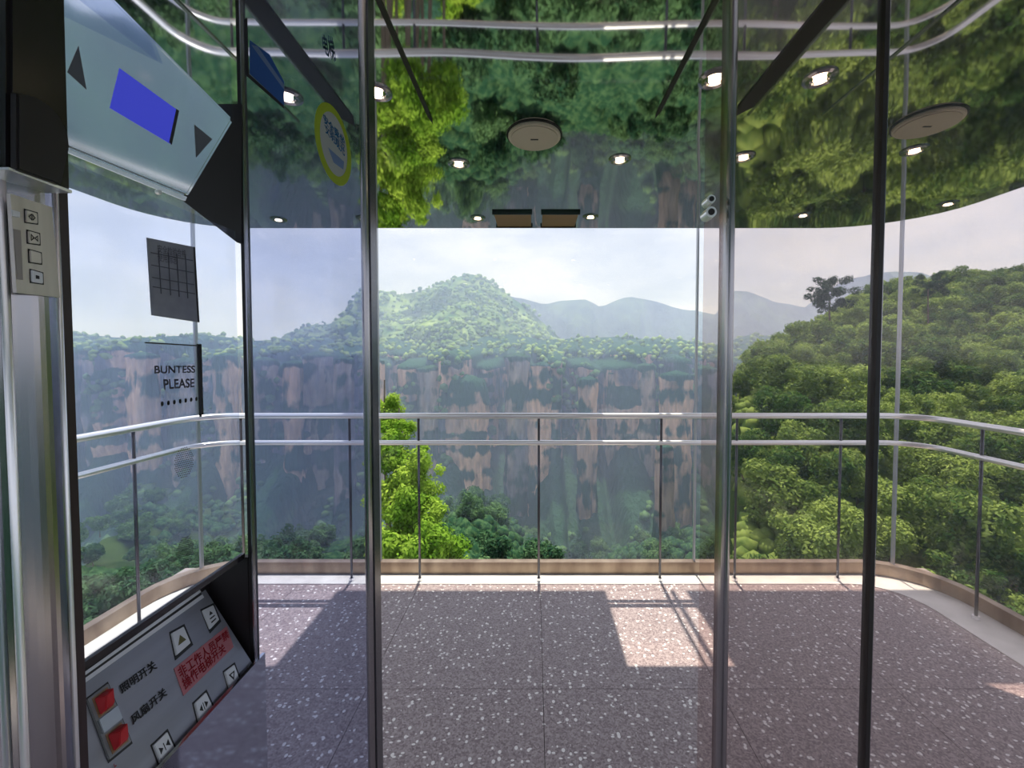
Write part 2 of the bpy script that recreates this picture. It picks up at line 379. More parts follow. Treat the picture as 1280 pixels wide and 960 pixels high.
for a in range(len(prof)-1):
    for k in range(n): bm.faces.new((vs[a][k], vs[a][(k+1) % n], vs[a+1][(k+1) % n], vs[a+1][k]))
bmesh.ops.recalc_face_normals(bm, faces=bm.faces[:]); bm.to_mesh(ring_m); bm.free(); ring_m.materials.append(steel)
bm = bmesh.new(); bmesh.ops.create_uvsphere(bm, u_segments=16, v_segments=8, radius=.017); bmesh.ops.scale(bm, vec=(1,1,.3), verts=bm.verts)
bulb_m = bpy.data.meshes.new('spot_bulb'); bm.to_mesh(bulb_m); bm.free(); bulb_m.materials.append(lamp_m)
for x, y, w in spots:
    e_ = empty('ceiling_spotlight', 'small warm ceiling spotlight ' + w, 'spotlight', (x, y, HC), 'ceiling spotlights')
    a = bpy.data.objects.new('bezel', ring_m); C.objects.link(a); a.parent = e_
    c_ = bpy.data.objects.new('lamp', bulb_m); C.objects.link(c_); c_.parent = e_; c_.location = (0, 0, -.004)
def speaker(x, y, r, lab):
    e_ = empty('ceiling_speaker', lab, 'speaker', (x, y, HC), 'round ceiling speakers')
    disc('rim', (x, y, HC-.006), r, .012, cream, e_, 40, bev=.003)
    disc('shadow_gap', (x, y, HC-.001), r*1.07, .004, black, e_, 40)
    disc('grille', (x, y, HC-.0135), r*.9, .004, mat('speaker_grille', (.62,.54,.42), .6), e_, 40)
    box('badge', (x-.014, y-.003, HC-.0165), (x+.014, y+.004, HC-.0155), ink, e_)
speaker(0.0, 1.525, .094, 'round cream speaker in the middle of the mirror ceiling')
speaker(1.335, 1.44, .094, 'round cream speaker at far right of the mirror ceiling')
for x0, x1, w in ((-.225,-.02,'left'), (.045,.245,'right')):
    e_ = empty('ceiling_vent', 'light brown rectangular ceiling vent, %s one of the pair at the rear edge' % w, 'vent', ((x0+x1)/2, 2.43, HC), 'brown ceiling vents')
    box('vent_plate', (x0, 2.33, HC-.008), (x1, 2.56, HC), brown_box, e_, .002)
    box('front_lip', (x0-.008, 2.32, HC-.014), (x1+.008, 2.33, HC), darksteel, e_)
    box('rear_lip', (x0-.008, 2.56, HC-.014), (x1+.008, 2.568, HC), darksteel, e_)

# ================================================================== FRONT SCREEN: panels, jambs
PY = .85
def structure_box(name, a, b, m, label, bev=0):
    o = box(name, a, b, m, None, bev); o['kind'] = 'structure'; o['label'] = label; return o
def pane(name, x0, x1, m, label):
    o = structure_box(name, (x0, PY-.0015, 0), (x1, PY+.0015, HC), m, label); return o
pane('wall_front_left', -.583, -.349, pane_left, 'tall polished panel left of the opening showing hazy blue cliffs')
pane('wall_front_right', .402, .693, pane_right, 'tall polished panel right of the opening showing the green hillside')
pane('wall_right', .700, 1.9, pane_right, 'wide polished panel at far right with green trees and curving rail')
def jamb(x0, x1, n, lab):
    V = []; Fc = []; w = x1-x0; k = 8
    prof = [(x0, PY+.03)] + [(x0 + w/2 - w/2*math.cos(PI*i/k), PY - .012*math.sin(PI*i/k)) for i in range(k+1)] + [(x1, PY+.03)]
    for x, y in prof: V += [(x, y, 0), (x, y, HC)]
    for i in range(len(prof)-1): Fc.append((2*i, 2*i+1, 2*i+3, 2*i+2))
    Fc.append((0, 1, len(V)-1, len(V)-2))
    o = pyobj('trim_%d' % n, V, Fc, steel, None); o['kind'] = 'structure'; o['label'] = lab; return o
jamb(-.350, -.333, 7, 'rounded steel jamb at the left side of the opening')
jamb(.387, .404, 8, 'rounded steel jamb at the right side of the opening')
structure_box('trim_9', (-.333, PY-.002, 0), (-.3305, PY+.03, HC), darksteel, 'dark edge beside the left jamb')
structure_box('trim_10', (.383, PY+.02, 0), (.3865, PY+.10, HC), pane_right, 'polished return of the right jamb')
structure_box('trim_11', (.6915, PY-.008, 0), (.7005, PY+.012, HC), black, 'narrow black joint between the two right panels')
structure_box('trim_12', (.7005, PY-.006, 0), (.7035, PY+.004, HC), steel, 'bright edge beside the black joint')
structure_box('trim_13', (-.590, PY-.006, 0), (-.583, PY+.012, HC), black, 'narrow black joint beside the control column')
structure_box('trim_14', (-.583, PY-.006, 0), (-.5805, PY+.002, HC), steel, 'bright edge of the joint beside the control column')
for z, r in ((1.868, .0085), (1.842, .011)):
    x_ = at(890, 265, PY).x
    o = disc('round_lock', (x_, PY+.018, z), r, .03, chrome, None, 20, 'y'); 
    disc('keyhole', (x_, PY+.0025, z), r*.6, .002, black, o, 16, 'y')
    tag(o, 'small round chrome lock %s on the right jamb' % ('upper one' if z > 1.86 else 'lower and larger one'), 'lock', 'locks on the right jamb')

# stickers and a painted reflection on the left panel
def sticker(name, pts, Y, m, parent=None, th=.0006):
    bm = bmesh.new(); slab(bm, [at(px, py, Y) for px, py in pts], th, Vector((0,-1,0))); return obj(name, bm, m, parent)
def oval(cx, cy_, a, b_, sh, n=36): return [(cx + a*math.cos(t), cy_ + b_*math.sin(t) + sh*a*math.cos(t)) for t in [2*PI*k/n for k in range(n)]]
e_ = empty('oval_sticker', 'tilted oval sticker with lime border and blue characters on the left panel', 'sticker', at(416, 180, .846))
sticker('border', oval(416, 180, 23, 47, 1.0), .8475, lime, e_)
sticker('face', oval(417, 180, 17, 37, 1.0), .8465, offw, e_)

faint = mat('faint_print', (.10,.10,.13), .7)
def text_quad(name, body, quad3, m, parent, lift=Vector((0,0,0)), bold=.045):
    """text mesh mapped on a 3D quad: TL, TR, BR, BL"""
    cu = bpy.data.curves.new(name, 'FONT'); cu.body = body; cu.align_x = 'LEFT'; cu.space_line = .95
    to = bpy.data.objects.new(name, cu); C.objects.link(to)
    dg = bpy.context.evaluated_depsgraph_get(); dg.update()
    me = bpy.data.meshes.new_from_object(to.evaluated_get(dg)); bpy.data.objects.remove(to); 
    if bold:
        b_ = bmesh.new(); b_.from_mesh(me); src = b_.verts[:] + b_.edges[:] + b_.faces[:]
        for sx, sy in ((bold, 0), (0, bold), (bold, bold)):
            g_ = bmesh.ops.duplicate(b_, geom=src); bmesh.ops.translate(b_, verts=[q for q in g_['geom'] if isinstance(q, bmesh.types.BMVert)], vec=(sx, sy, 0))
        b_.to_mesh(me); b_.free()
    co = np.array([v.co[:] for v in me.vertices])
    if len(co) == 0: return None
    lo = co.min(0); hi = co.max(0); TL, TR, BR, BL = [Vector(q) for q in quad3]
    for v in me.vertices:
        u = (v.co.x-lo[0])/(hi[0]-lo[0]); w = (v.co.y-lo[1])/(hi[1]-lo[1])
        v.co = (BL*(1-u)+BR*u)*(1-w) + (TL*(1-u)+TR*u)*w + lift
    me.materials.clear()
    return link(name, me, m, parent)
T = lambda pts, Y: [at(x, y, Y) for x, y in pts]
text_quad('lettering', '安全乘坐\n文明观光', T([(403,140),(431,172),(431,196),(407,166)], .846), blue_t, e_)
sticker('fine_print', [(410,184),(430,202),(429,212),(417,203)], .8460, blue_l, e_)
e_ = empty('blue_sign', 'slanted blue sign strip high on the left panel beside its dark edge', 'sign', at(333, 95, .846))
sticker('sign_face', [(312,50),(337,68),(355,102),(355,132),(312,92)], .8475, blue_m, e_)
sticker('stripe', [(314,56),(322,58),(355,106),(355,112)], .8468, blue_l, e_)
sticker('edge', [(305,24),(309,22),(311,92),(354,131),(355,136),(307,94)], .8470, black, e_)
e_ = empty('sign_reflection', 'mirror image of blue characters painted high on the left panel right of the wide black slot', 'painted_reflection', at(412, 60, .846))  # ceiling reflection of the blue lettering, painted as pale characters
text_quad('lettering', '电梯', T([(402,42),(416,46),(421,80),(404,66)], .8478), blue_l, e_)

# ================================================================== CONTROL COLUMN (left)
WX = -.60
colp = empty('wall_left', 'polished control column wall on the left', None, kind='structure')
pz = lambda px, py, X: on_plane(px, py, Vector((X, 0, 0)), Vector((1, 0, 0)))
pane_mid = box('panel_middle', (WX-.0015, .50, 1.144), (WX+.0015, .84, 1.80), pane_cop, colp)
box('panel_top', (WX-.0015, .50, 2.02), (WX+.0015, .84, HC), pane_cop, colp)
bm = bmesh.new(); slab(bm, [Vector(q) for q in ((-.676,.842,0),(-.590,.842,0),(-.590,.842,1.136),(-.604,.842,1.136),(-.676,.842,1.088))], .014, Vector((0,-1,0))); obj('recess_end_lower', bm, black, colp)
bm = bmesh.new(); slab(bm, [at(x, y, .842) for x, y in ((302,130),(302,304),(296,303),(222,246),(250,130))], .014, Vector((0,-1,0))); obj('recess_end_upper', bm, black, colp)
box('recess_back_lower', (-.676, .46, 0), (-.670, .842, 1.088), black, colp)
box('recess_lintel', (WX-.004, .46, 1.133), (WX+.003, .845, 1.144), blackgloss, colp)
box('lower_panel', (-.570, .46, 0), (-.563, .850, .93), mirror, colp)

# --- button console, sloping
P_tf = at(255, 731, .835); P_bf = at(322, 836, .835)
nC = (P_bf-P_tf).cross(Vector((0, -1, 0))).normalized()
if nC.x < 0: nC = -nC
con = empty('control_console', 'sloping grey button console at the bottom of the left column', 'control panel', (P_tf + P_bf)/2)
yn = .455
quad = [P_tf, P_bf, Vector((P_bf.x, yn, P_bf.z)), Vector((P_tf.x, yn, P_tf.z))]
bm = bmesh.new(); slab(bm, quad, .03, nC); bmesh.ops.recalc_face_normals(bm, faces=bm.faces[:])
bmesh.ops.bevel(bm, geom=bm.edges[:], offset=.003, segments=2, affect='EDGES'); obj('faceplate', bm, console_m, con)
def cp(px, py, lift=0): return on_plane(px, py, P_tf, nC) + nC*lift
def cslab(name, pts, lift, th, m, parent, bev=0):
    bm = bmesh.new(); slab(bm, [cp(x, y, lift) for x, y in pts], th, nC); bmesh.ops.recalc_face_normals(bm, faces=bm.faces[:])
    if bev: bmesh.ops.bevel(bm, geom=bm.edges[:], offset=bev, segments=2, affect='EDGES')
    return obj(name, bm, m, parent)
def scale_q(pts, s, dx=0, dy=0):
    cx = sum(p[0] for p in pts)/len(pts); cyy = sum(p[1] for p in pts)/len(pts)
    return [(cx+(x-cx)*s+dx, cyy+(y-cyy)*s+dy) for x, y in pts]
cslab('chrome_highlight_strip', [(97,854),(251,744),(253,748),(97,860)], .004, .006, white_m, con)  # chrome trim, its bright highlight put into the white colour
cslab('dark_groove', [(97,850.5),(249,741.5),(251,744),(97,854)], .003, .003, ink, con)
cslab('chrome_highlight_strip', [(97,846),(247,738.5),(249,741.5),(97,850.5)], .005, .006, white_m, con)  # second trim line, highlight again painted white
btns = {'alarm': [(212.9,792.5),(227.5,784.5),(236.2,804.9),(218.7,820.2)], 'up': [(251.5,764),(264.7,757.5),(272,775.7),(261,787.4)],
        'down': [(279.2,840.6),(290.9,831.9),(297.5,850),(285.8,863.2)], 'open': [(241.5,879.8),(255.4,866.7),(264.1,885.6),(247.4,904.6)], 'close': [(189.8,932.3),(206.6,916.3),(216,936.7),(198.6,954.9)]}
olive = mat('olive_print', (.12,.11,.03), .5)
def qmap(q, u, v):
    TL, TR, BR, BL = [Vector(p) for p in q]; p = (TL*(1-u)+TR*u)*(1-v) + (BL*(1-u)+BR*u)*v; return (p.x, p.y)
for k, q in btns.items():
    cslab('button_recess', scale_q(q, 1.28, 1.6, 0), .0006, .002, ink, con)
    bt = cslab('button', q, .0045, .005, white_m, con, .0008)
    if k in ('alarm', 'up'): cslab('icon', [qmap(q, .5, .28), qmap(q, .8, .68), qmap(q, .2, .68)] if k == 'alarm' else [qmap(q, .5, .22), qmap(q, .68, .42), qmap(q, .32, .42)], .0048, .0004, olive if k == 'alarm' else ink, bt)
    if k == 'up':
        cslab('icon', [qmap(q,.25,.55),qmap(q,.75,.55),qmap(q,.75,.62),qmap(q,.25,.62)], .0048, .0004, ink, bt); cslab('icon', [qmap(q,.25,.75),qmap(q,.75,.75),qmap(q,.75,.82),qmap(q,.25,.82)], .0048, .0004, ink, bt)
    if k == 'down':
        cslab('icon', [qmap(q,.2,.3),qmap(q,.8,.3),qmap(q,.5,.75)], .0048, .0004, ink, bt); cslab('icon', [qmap(q,.36,.37),qmap(q,.64,.37),qmap(q,.5,.58)], .0050, .0004, white_m, bt)
    if k in ('open', 'close'):
        s = 1 if k == 'open' else -1
        for sg in (-1, 1):
            tip = .5 + sg*(.34 if s > 0 else .1); base = .5 + sg*(.12 if s > 0 else .34)
            cslab('icon', [qmap(q, tip, .5), qmap(q, base, .32), qmap(q, base, .68)], .0048, .0004, ink, bt)
        cslab('icon', [qmap(q,.48,.3),qmap(q,.52,.3),qmap(q,.52,.7),qmap(q,.48,.7)], .0048, .0004, ink, bt)
hq = [(106.7,875.4),(133.6,855),(162.8,927.9),(134.4,951.3)]
cslab('switch_recess', scale_q(hq, 1.06, 1, 0), .0006, .002, ink, con)
hs = cslab('switch_frame', hq, .003, .004, mat('switch_grey', (.24,.25,.26), .4), con, .0008)
cslab('divider', [qmap(hq,.08,.38),qmap(hq,.95,.38),qmap(hq,.95,.60),qmap(hq,.08,.60)], .006, .004, mat('divider_grey', (.38,.42,.46), .3, .4), hs, .0006)
for v0, v1 in ((.06,.34), (.66,.94)):
    rr = [qmap(hq,.22,v0),qmap(hq,.84,v0),qmap(hq,.84,v1),qmap(hq,.22,v1)]
    cslab('switch_well', scale_q(rr, 1.15), .0036, .001, brown_box, hs)
    bm = bmesh.new(); c4 = [cp(x, y, .004) for x, y in rr]; mid = sum(c4, Vector())/4
    top = [mid + (c4[0]-mid)*.5 + nC*.014, mid + (c4[1]-mid)*.75 + nC*.014, mid + (c4[2]-mid)*.75 + nC*.007, mid + (c4[3]-mid)*.75 + nC*.009]
    a = [bm.verts.new(p) for p in c4]; t_ = [bm.verts.new(p) for p in top]; bm.faces.new(t_); bm.faces.new(a[::-1])
    for i in range(4): bm.faces.new((a[i], a[(i+1) % 4], t_[(i+1) % 4], t_[i]))
    bmesh.ops.recalc_face_normals(bm, faces=bm.faces[:]); bmesh.ops.bevel(bm, geom=bm.edges[:], offset=.001, segments=2, affect='EDGES')
    obj('red_rocker', bm, red_m, hs)
Q = lambda pts, l: [cp(x, y, l) for x, y in pts]
text_quad('lettering', '照明开关', Q([(147.5,857.6),(191,825),(196.6,835.6),(151.5,868)], .0012), ink, con)
text_quad('lettering', '风扇开关', Q([(161.3,896.3),(204.6,858.4),(209,869),(165.7,907)], .0012), ink, con)
cslab('warning_plate', [(217,836),(283,783),(291.5,809),(229,870)], .0012, .0012, pink_m, con)
text_quad('red_lettering', '非工作人员严禁\n操作电梯开关', Q([(219.5,836.5),(282.5,787),(289.5,807.5),(230.5,863.5)], .0018), redtext, con)
text_quad('lettering', '上', Q([(139,957),(144,953),(147,962),(142,967)], .0012), redtext, con)

# --- display unit, tilted downwards
D_tf = at(293, 150, .78); D_bf = at(235, 247, .752)
nD = (D_bf-D_tf).cross(at(145, 0, .63)-D_tf).normalized()
if nD.x < 0: nD = -nD
du = empty('display_unit', 'tilted mirror steel display housing with a blue screen at top left', 'display', (D_tf+D_bf)/2)
bk = nD*.05
bm = bmesh.new(); slab(bm, [on_plane(x, y, D_tf, nD) for x, y in ((293,150),(235,247),(60,176),(60,-86))], .02, nD); bmesh.ops.recalc_face_normals(bm, faces=bm.faces[:])
bmesh.ops.bevel(bm, geom=bm.edges[:], offset=.005, segments=3, affect='EDGES')
obj('housing', bm, mirror, du)
def dp(px, py, l=0): return on_plane(px, py, D_tf, nD) + nD*l
def dslab(name, pts, l, th, m, parent):
    bm = bmesh.new(); slab(bm, [dp(x, y, l) for x, y in pts], th, nD); return obj(name, bm, m, parent)
sc_ = dslab('screen', [(149,85),(222,138),(213,180),(137,135)], .001, .002, screen_m, du)
dslab('screen_edge', [(220,136),(223.5,138.5),(214.5,181),(211,178)], .0016, .002, ink, du)
dslab('arrow_lamp', [(243,156),(265,174),(245,197)], .001, .002, grey_tri, du)
dslab('arrow_lamp', [(98,57),(108,112),(84,90)], .001, .002, grey_tri, du)
dslab('bottom_trim', [(70,180),(233,246),(231,251),(70,185)], .003, .01, chrome, du)
disc('screw', dp(197, 240, .004)[:], .004, .006, chrome, du, 12, 'x')

# --- things on the middle panel
def wq(pts, off=.002): return [on_plane(x, y, Vector((WX+off, 0, 0)), Vector((1,0,0))) for x, y in pts]
def wslab(name, pts, off, th, m, parent=None):
    bm = bmesh.new(); slab(bm, wq(pts, off), th, Vector((1,0,0))); return obj(name, bm, m, parent)
nt_ = empty('reflected_notice', 'reflected grey notice with a table, put in as a sheet on the left column panel', 'notice', wq([(218, 350)])[0])  # poster's mirror image, put in as a grey printed sheet
nq = [(184,297),(244,309),(249.5,403),(190,394)]
wslab('paper', nq, .004, .0015, sheet_m, nt_)
for v in (.18,.34,.5,.62): wslab('table_line', [qmap(nq,.06,v),qmap(nq,.94,v),qmap(nq,.94,v+.012),qmap(nq,.06,v+.012)], .0046, .0004, faint, nt_)
for u in (.22,.42,.60,.78): wslab('table_line', [qmap(nq,u,.14),qmap(nq,u+.014,.14),qmap(nq,u+.014,.7),qmap(nq,u,.7)], .0047, .0004, faint, nt_)
text_quad('lettering', '安全检验合格\n使用标志', wq([qmap(nq,.2,.06),qmap(nq,.8,.06),qmap(nq,.8,.28),qmap(nq,.2,.28)], .0049), faint, nt_, bold=0)
wslab('dark_edge', [qmap(nq,.97,0),qmap(nq,1,0),qmap(nq,1,1),qmap(nq,.97,1)], .0049, .0005, ink, nt_)
pl = empty('clear_plate', 'clear plate with faint dark lettering and a black right edge on the left column', 'plate', wq([(230, 475)])[0])
wslab('black_edge', [(248.5,430),(252,430),(254.5,518),(251.5,521)], .005, .004, black, pl)
wslab('top_edge', [(183,427.5),(250,431.5),(250,433),(183,429)], .005, .003, ink, pl)
wslab('plate_face', [(183,429),(249,432),(252,519),(183,527)], .0035, .001, clear_glass('plate_acrylic', (.93,.93,.95), .03, .1), pl)
text_quad('lettering', 'BUNTESS', wq([(193,457),(244,457),(244,466),(193,467)], .0042), faint, pl)
text_quad('lettering', 'PLEASE', wq([(204,474),(243,473),(243,484),(205,487)], .0042), faint, pl)
text_quad('lettering', '• • • • • • •', wq([(201,502),(247,496),(247,501),(201,508)], .0042), ink, pl)
def grille(cx, cyy, rx, ry, lab):
    g_ = empty('intercom_grille', lab, 'speaker grille', wq([(cx, cyy)])[0], 'intercom grilles')
    bm = bmesh.new()
    for i in range(-5, 6):
        for j in range(-7, 8):
            u = (i + (.5 if j % 2 else 0))/5.4; v = j/7.4
            if u*u + v*v > 1: continue
            px, py = cx+u*rx, cyy+v*ry - u*rx*.25
            pts = [on_plane(px+.8*math.cos(a), py+.8*math.sin(a), Vector((WX+.003,0,0)), Vector((1,0,0))) for a in [2*PI*k/6 for k in range(6)]]
            bm.faces.new([bm.verts.new(p) for p in pts])
    o = obj('speaker_holes', bm, ink, g_); o['kind'] = 'stuff'
grille(230, 578, 12, 19, 'round patch of speaker holes just below the lower rail on the left column')
grille(232, 688, 10, 17, 'round patch of speaker holes lowest on the left column')

# --- near steel pilaster with small button plate, black box above
KX = -.52
pil = empty('wall_near_left', 'rounded steel pilaster at the left edge', None, kind='structure')
def plan_solid(name, prof, z0, z1, m, parent, smooth=True):
    V = []; n = len(prof)
    for x, y in prof: V += [(x, y, z0), (x, y, z1)]
    Fc = [(2*i, 2*((i+1) % n), 2*((i+1) % n)+1, 2*i+1) for i in range(n)]
    o = pyobj(name, V, Fc + [tuple(range(0, 2*n, 2)), tuple(range(1, 2*n, 2))], m, parent)
    return o
k = 10
face = [(KX + .010*math.sin(PI*i/k), .412 + .046*i/k) for i in range(k+1)]
plan_solid('face', face + [(KX-.08, .458), (KX-.08, .412)], 0, HC, steel, pil)
tube('edge_bead', [(KX+.001, .4105, 0), (KX+.001, .4105, HC)], .0035, chrome, pil, 10)
tube('edge_bead', [(KX, .4575, 0), (KX, .4575, HC)], .0026, chrome, pil, 10)
box('dark_gasket', (KX-.05, .4595, 0), (KX-.003, .4725, HC), mat('gasket', (.03,.015,.02), .4), pil)
box('outer_panel', (KX-.012, .2, 0), (KX-.008, .408, HC), mirror, pil)
nrmx = Vector((1,0,0)); BXp = KX+.013
def kq(pts, off): return [on_plane(x, y, Vector((BXp+off,0,0)), nrmx) for x, y in pts]
def kslab(name, pts, off, th, m, parent, bev=0):
    bm = bmesh.new(); slab(bm, kq(pts, off), th, nrmx); bmesh.ops.recalc_face_normals(bm, faces=bm.faces[:])
    if bev: bmesh.ops.bevel(bm, geom=bm.edges[:], offset=bev, segments=2, affect='EDGES')
    return obj(name, bm, m, parent)
bp_ = empty('button_plate', 'beige brushed steel plate with four square buttons at the left edge', 'button plate', kq([(45, 305)], 0)[0])
kslab('plate', [(13,242),(65,259),(75,372),(21,366)], 0, .004, brushed, bp_)
for i, (cx, cyy) in enumerate(((40,271),(43,297),(45,321),(47,346))):
    q = [(cx-7, cyy-8.5), (cx+7, cyy-4.5), (cx+7.5, cyy+8.5), (cx-6.5, cyy+6.5)]
    kslab('button_recess', scale_q(q, 1.2, -1, 0), .0006, .001, ink, bp_)
    bt = kslab('button', q, .002, .003, brushed if i < 3 else white_m, bp_, .0005)
    if i == 0: text_quad('icon', '◁▷', kq(scale_q(q, .62), .0023), ink, bt)
    if i == 1: text_quad('icon', '▷◁', kq(scale_q(q, .62), .0023), ink, bt)
    if i == 3: kslab('icon', scale_q(q, .3), .0023, .0004, ink, bt)
kslab('card_slot', [(15,262),(25,265),(25,272),(16,270)], .001, .001, white_m, bp_)
kslab('engraved_label', [(17,286),(26,288),(29,350),(22,349)], .0006, .0006, mat('engraved_grey', (.34,.31,.29), .5), bp_)
bb = empty('black_monitor_box', 'black wall mounted box with rounded cover at the top left corner', 'box', (-.5, .43, 1.95))
kslab('housing', [(11,-120),(81,-90),(90,240),(11,211)], .022, .06, blackgloss, bb, .003)
pts = [(22,118)] + [(22+66*math.sin(a*PI/2/8), 185-68*math.cos(a*PI/2/8)) for a in range(9)] + [(78,232),(22,212)]
kslab('round_cover', pts, .028, .008, black, bb, .0015)
kslab('bottom_lip', [(11,209),(90,238),(90,241.5),(11,212)], .024, .05, chrome, bb)

# ================================================================== OUTSIDE
def interp(pts, x):
    if x <= pts[0][0]: return pts[0][1]
    for (a, b_), (c, d) in zip(pts, pts[1:]):
        if x <= c: return b_ + (d-b_)*(x-a)/(c-a)
    return pts[-1][1]
def fbm(x, y, z, o=4): return noise.fractal(Vector((x, y, z)), 1.0, 2.0, o)
def grid_obj(name, P, mt, parent=None, smooth=False):
    """P: array rows x cols x 3"""
    r, c = P.shape[:2]; me = bpy.data.meshes.new(name)
    idx = np.arange(r*c).reshape(r, c)
    Fq = np.stack([idx[:-1,:-1], idx[:-1,1:], idx[1:,1:], idx[1:,:-1]], -1).reshape(-1, 4)
    me.vertices.add(r*c); me.vertices.foreach_set('co', P.reshape(-1).astype(np.float32))
    me.loops.add(len(Fq)*4); me.loops.foreach_set('vertex_index', Fq.reshape(-1).astype(np.int32))
    me.polygons.add(len(Fq)); me.polygons.foreach_set('loop_start', np.arange(0, len(Fq)*4, 4, dtype=np.int32)); me.polygons.foreach_set('loop_total', np.full(len(Fq), 4, dtype=np.int32))
    me.update(calc_edges=True)
    if smooth:
        me.polygons.foreach_set('use_smooth', np.ones(len(Fq), dtype=bool))
    return link(name, me, mt, parent)

sky_far = [(-2200,400),(-900,418),(-200,408),(60,440),(95,432),(160,428),(230,425),(300,427),(355,427),(372,414),(390,407),(415,406),(436,388),(452,360),(462,360),(475,364),(500,376),(560,380),(610,366),(650,372),(680,382),(700,377),(735,375),(750,384),(785,371),(802,374),(850,386),(896,394),(912,364),(935,364),(965,378),(1003,384),(1050,352),(1090,341),(1150,341),(1160,352),(1240,350),(1262,336),(1300,338),(1600,360),(2400,390),(3600,400)]
sky_mid = [(-400,470),(250,450),(330,436),(355,428),(372,414),(390,407),(415,406),(436,390),(455,362),(475,366),(500,370),(520,365),(545,358),(575,346),(590,343),(605,349),(630,365),(660,386),(690,414),(712,433),(800,440),(905,446),(1300,455)]
# far blue ridge
def ridge(name, D, sk, x0, x1, nx, mt, drop, run, amp, lab, rough=1):
    P = np.zeros((26, nx, 3))
    for j in range(nx):
        px = x0 + (x1-x0)*j/(nx-1)
        jag = fbm(px*.03, 1.3, D, 4)*2.5*rough
        zt = EYE + (445-interp(sk, px)+jag)/520*D
        for i in range(26):
            s = i/25; Y = D - run*s + (fbm(px*.02, s*4, D)*amp if i else 0)
            z = zt - drop*s**.9 + (fbm(px*.03, s*6, 3)*amp*.3 if i else 0)
            P[i, j] = (px_x(px, D)*(1-.25*s*run/D*0), Y, z)
    o = grid_obj(name, P, mt); return tag(o, lab, 'mountain')
ridge('mountain_ridge', 640, sky_far, -2200, 3400, 700, ridge_m, 420, 330, 60, 'hazy blue mountain ridge along the skyline far behind the cliffs')
m_ = ridge('forested_mountain', 430, sky_mid, -300, 1250, 420, mount_m, 78, 120, 16, 'green forested mountain with a rounded peak behind the central cliffs', .5)

# cliff wall: columns
cols = []
x = -620
while x < 420:
    w = random.uniform(5, 26); cols.append((x, w, random.uniform(4, 60), random.choice((random.uniform(-6, 14), random.uniform(-60, 0))))); x += w*random.uniform(.5, 1.0)
def cliff_pt(x, z):
    best = 0
    for cx, w, d, tp in near_cols:
        if z < tp + 3:
            u = abs(x-cx)/w*1.4
            if u < 1: best = max(best, d*(1-u**4)*min(1, (tp+3-z)/6+.25))
    return best
nxc, nzc = 560, 90
P = np.zeros((nzc, nxc, 3))
xsC = np.linspace(-600, 400, nxc)
for j, x in enumerate(xsC):
    near_cols = [c for c in cols if abs(c[0]-x) < c[1]]
    for i in range(nzc):
        z = 16 + 9*fbm(x*.012, 4, 0, 3) - (i/(nzc-1))*150
        d = cliff_pt(x, z); led = fbm(x*.02, 9, z*.08, 3)*2 + fbm(x*.15, 1, z*.03, 4)*2.5
        low = max(0, (-60-z))**1.05*1.0
        P[i, j] = (x, 305 - d - led - low*.9 - (8-z)*.04 + (max(0, z-4)*3), z + fbm(x*.05, 0, 4, 3)*3*(i > 0))
tag(grid_obj('cliff_wall', P, cliff_m), 'long hazy sandstone cliff wall under the forested mountain', 'cliff')

def T0(x, Y): return -26 - .33*(Y-8)
# separate pillars standing in front of the wall
pls = [(474,16,452,250,0,'pale slim'),(540,34,462,262,1,'grey'),(583,58,478,255,0,'broad orange'),(648,36,447,258,1,'grey flat topped'),(678,34,458,252,0,'tall tan'),(735,26,475,240,0,'orange'),
 (776,34,468,262,1,'blue grey'),(806,26,458,256,1,'slim grey'),(845,40,470,235,0,'wide tan'),(884,30,462,245,1,'grey brown'),(832,22,560,190,0,'near tan'),(528,66,842,34,0,'low mossy tan'),(332,34,452,262,1,'dim grey'),(366,26,455,250,0,'dim slim tan'),
 (398,40,446,265,1,'dim broad'),(430,26,450,250,1,'dim narrow'),(284,30,446,258,0,'dim tan'),(232,50,455,262,1,'broad dim'),(180,36,446,250,0,'dim reddish'),(130,44,450,262,1,'far left grey')]
for px, w, ty, Y, kind, word in pls:
    nz, na = 44, 30; r0 = w/2/520*Y; X = px_x(px, Y); zt = EYE + (445-ty)/520*Y; zb = -135 if Y > 200 else T0(X, Y)-12
    P = np.zeros((nz+3, na, 3))
    for i in range(nz+3):
        if i < 3: z = zt + (3-i)*r0*.12; rr = r0*(.02 + .42*i)
        else: s = (i-3)/(nz-1); z = zt + (zb-zt)*s; rr = r0*(.92 + .55*s**2)
        for a in range(na):
            th = 2*PI*a/(na-1)
            q = rr*(1 + .28*fbm(math.cos(th)*1.6+px, math.sin(th)*1.6, z*.012, 3) + .10*fbm(math.cos(th)*4+px, math.sin(th)*4, z*.02, 3) + .06*math.floor(3*fbm(px, 2, z*.05, 2)))
            P[i, a] = (X + q*math.cos(th), Y + q*math.sin(th)*.8, z)
    where = 'seen through the opening' if 466 < px < 905 else ('seen in the panel left of the opening' if px > 315 else 'seen in the control column panel')
    place = {474:'leftmost beside the left jamb',540:'below the green peak',583:'below the peak left of centre',648:'left of the centre post',678:'right of the centre post',735:'halfway between centre and right post',776:'',806:'',845:'near the right post',884:'beside the right jamb',834:'in front of the wide tan one',528:'below the bright trees'}.get(px, '')
    tag(grid_obj('rock_pillar', P, pillar_a if kind == 0 else pillar_b), (word + ' sandstone pillar ' + where + ' ' + place).strip(), 'rock pillar', 'sandstone pillars')

